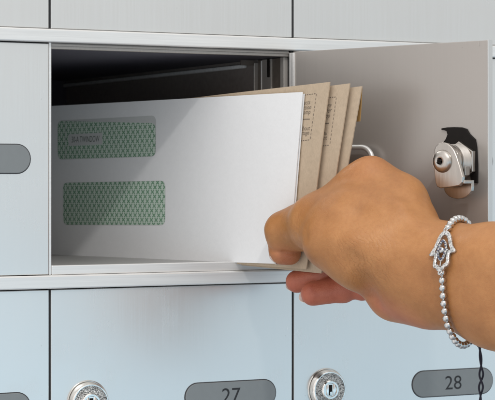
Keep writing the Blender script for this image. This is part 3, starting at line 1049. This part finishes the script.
def band(bm, O, I, a, b, tf):
    n = len(O)
    lerp = lambda t: [(o[0] + (i[0] - o[0]) * t, o[1] + (i[1] - o[1]) * t) for o, i in zip(O, I)]
    prof = [(0, a), (0, b - .3), (.14, b), (.86, b), (1, b - .3), (1, a)]
    R = [[bm.verts.new(tf(p, q, z)) for p, q in lerp(t)] for t, z in prof]
    fs = []
    for k in range(len(R)):
        A, B = R[k], R[(k + 1) % len(R)]
        for i in range(n):
            j = (i + 1) % n
            fs.append(bm.faces.new((A[i], A[j], B[j], B[i])))
    bmesh.ops.recalc_face_normals(bm, faces=fs)
mir = lambda h: h + [(-x, y) for x, y in h[::-1] if abs(x) > 1e-6]
bm = bmesh.new()
band(bm, mir(half), mir(inn), -1.0, .5, ct)
charm = link("charm", bm, M["pave"], br, angle=25)
bm = bmesh.new()
al = lambda w, h: [(w * math.sin(a) * abs(math.sin(a)) ** .25, h * math.cos(a)) for a in np.linspace(0, 2 * PI, 40, endpoint=False)]
band(bm, al(3.3, 6.9), al(2.0, 5.2), -.6, .9, ct)
eye = link("eye_frame", bm, M["pave"], charm, angle=25)
bm = bmesh.new()
for a in np.linspace(0, 2 * PI, 16, endpoint=False):
    p, q = 2.45 * math.sin(a) * abs(math.sin(a)) ** .25, 5.8 * math.cos(a)
    lathe(bm, [(.42, 1.0), (.40, 1.35), (0, 1.5)], ct, 10, 0, (p, q))
lathe(bm, [(.85, 1.9), (.7, 2.35), (0, 2.5)], ct, 16, 0, (0, 0))
link("stone", bm, M["blue_stone"], charm, angle=60)
bm = bmesh.new()
lathe(bm, [(1.7, -.4), (1.9, .6), (1.6, 1.6), (.9, 2.1), (0, 2.2)], ct, 28, 0, (0, 0))
box(bm, -.5, .5, -.4, .5, -6.4, -5.0, tf=lambda x, y, z: ct(x, z, y))
box(bm, -.5, .5, -.4, .5, 5.0, 9.6, tf=lambda x, y, z: ct(x, z, y)) if False else None
box(bm, -4.2, -1.6, -.4, .3, -.4, .4, tf=lambda x, y, z: ct(x, z, y))
box(bm, 1.6, 4.2, -.4, .3, -.4, .4, tf=lambda x, y, z: ct(x, z, y))
box(bm, -.4, .4, -.4, .4, -9.8, -6.2, tf=lambda x, y, z: ct(x, z, y))
link("eye", bm, M["silver"], charm, angle=60)
bm = bmesh.new()
bm.free()
for q0 in (13.2, -13.6):
    bm = bmesh.new()
    ring = [ct(1.1 * math.cos(a), q0 + 1.1 * math.sin(a), -.2) for a in np.linspace(0, 2 * PI, 16, endpoint=False)]
    tube(bm, ring, .00045, 8, closed=True)
    link("jump_ring", bm, M["silver"], charm, angle=60)
# cord ends twisted together below the knot
bm = bmesh.new()
cd = 1168.0
for sgn in (1, -1):
    pp = []
    for k in range(60):
        t = k / 59
        y = 343 + 92 * t
        amp = .45 + .9 * max(0, math.sin((t - .25) * 9.5)) * (1 if .2 < t < .95 else 0)
        ph = t * 19
        x = 479.2 + 3.0 * t + 1.2 * math.sin(t * 6)
        pp.append(cam2w(K(x, y, cd) + np.array([sgn * amp * math.cos(ph), 0, sgn * amp * math.sin(ph) * .8])))
    tube(bm, pp, .0006, 8)
kq = K(479.2, 344, cd)
tube(bm, [cam2w(kq + np.array([0, 1.8, 0])), cam2w(kq), cam2w(kq - np.array([0, 1.8, 0]))], [.0010, .0019, .0010], 12)
tube(bm, [cam2w(path[180 + 0]), cam2w((path[200] + kq) / 2 + np.array([0, -1.0, 0])), cam2w(kq)], .0008, 8)
link("cord", bm, M["cord"], br, angle=60)

# ------------------------------------------------------------------ light
w = bpy.data.worlds.new("World"); scene.world = w; w.use_nodes = True
nt = w.node_tree; bg = nt.nodes["Background"]
tc = N(nt, "ShaderNodeTexCoord"); sp = N(nt, "ShaderNodeSeparateXYZ"); L(nt, tc.outputs["Generated"], sp.inputs[0])
mr = N(nt, "ShaderNodeMapRange"); mr.inputs[1].default_value = -1.0; mr.inputs[2].default_value = 1.0
L(nt, sp.outputs[2], mr.inputs[0])
rv = ramp(nt, mr.outputs[0], [(.0, (.20, .20, .21)), (.27, (.36, .41, .46)), (.40, (.77, 1.10, 1.32)), (.440, (.80, 1.11, 1.32)), (.468, (.68, .89, 1.04)), (.51, (.76, .74, .72)), (.70, (.78, .76, .73)), (1.0, (1.0, .99, .97))])
# warmer, dimmer surroundings to the left of the mailboxes
mr2 = N(nt, "ShaderNodeMapRange"); mr2.inputs[1].default_value = -1.0; mr2.inputs[2].default_value = -.1
L(nt, sp.outputs[0], mr2.inputs[0])
mx = N(nt, "ShaderNodeMix", data_type="RGBA"); L(nt, mr2.outputs[0], mx.inputs[0])
mx.inputs[6].default_value = (.94, .915, .90, 1); L(nt, rv.outputs[0], mx.inputs[7])
wn = N(nt, "ShaderNodeTexNoise", Scale=2.2, Detail=2.0); L(nt, tc.outputs["Generated"], wn.inputs["Vector"])
wr = ramp(nt, wn.outputs[0], [(.32, (.62, .62, .62)), (.62, (1.2, 1.2, 1.2))])
mw = N(nt, "ShaderNodeMix", data_type="RGBA", blend_type="MULTIPLY"); mw.inputs[0].default_value = .8
L(nt, mx.outputs[2], mw.inputs[6]); L(nt, wr.outputs[0], mw.inputs[7])
mr3 = N(nt, "ShaderNodeMapRange"); L(nt, sp.outputs[0], mr3.inputs[0])
xr = ramp(nt, mr3.outputs[0], [(.0, (1.25, 1.25, 1.25)), (.12, (1.25, 1.25, 1.25)), (.32, (1.25, 1.25, 1.25)), (.47, (.90, .90, .90)), (.62, (1.1, 1.1, 1.1)), (.9, (.9, .9, .9))])
mz = N(nt, "ShaderNodeMix", data_type="RGBA", blend_type="MULTIPLY"); mz.inputs[0].default_value = .9
L(nt, mw.outputs[2], mz.inputs[6]); L(nt, xr.outputs[0], mz.inputs[7])
L(nt, mz.outputs[2], bg.inputs["Color"]); bg.inputs["Strength"].default_value = 1.0

def area(name, pos, target, size, power, col):
    la = bpy.data.lights.new(name, 'AREA'); la.shape = 'DISK'; la.size = size; la.energy = power; la.color = col
    o = bpy.data.objects.new(name, la); COL.objects.link(o)
    o.location = pos
    o.rotation_euler = (Vector(target) - Vector(pos)).to_track_quat('-Z', 'Y').to_euler()
    return o
tgt = Vector((.15, 0, BASE_Z))
def direction(az, el):      # az: degrees left of the wall's normal
    a, e = math.radians(az), math.radians(el)
    return Vector((-math.sin(a) * math.cos(e), -math.cos(a) * math.cos(e), math.sin(e)))
area("key_lamp", tgt + direction(17, 41) * 2.6, tgt, .11, 13.0, (1.0, .98, .95))
area("soft_lamp", tgt + direction(35, 50) * 2.4, tgt, 1.6, 7, (.98, .99, 1.0))

scene.view_settings.view_transform = 'Standard'
scene.view_settings.look = 'None'
scene.view_settings.gamma = 1.0
scene.view_settings.exposure = 0.0
scene.cycles.max_bounces = 8
scene.cycles.use_denoising = True
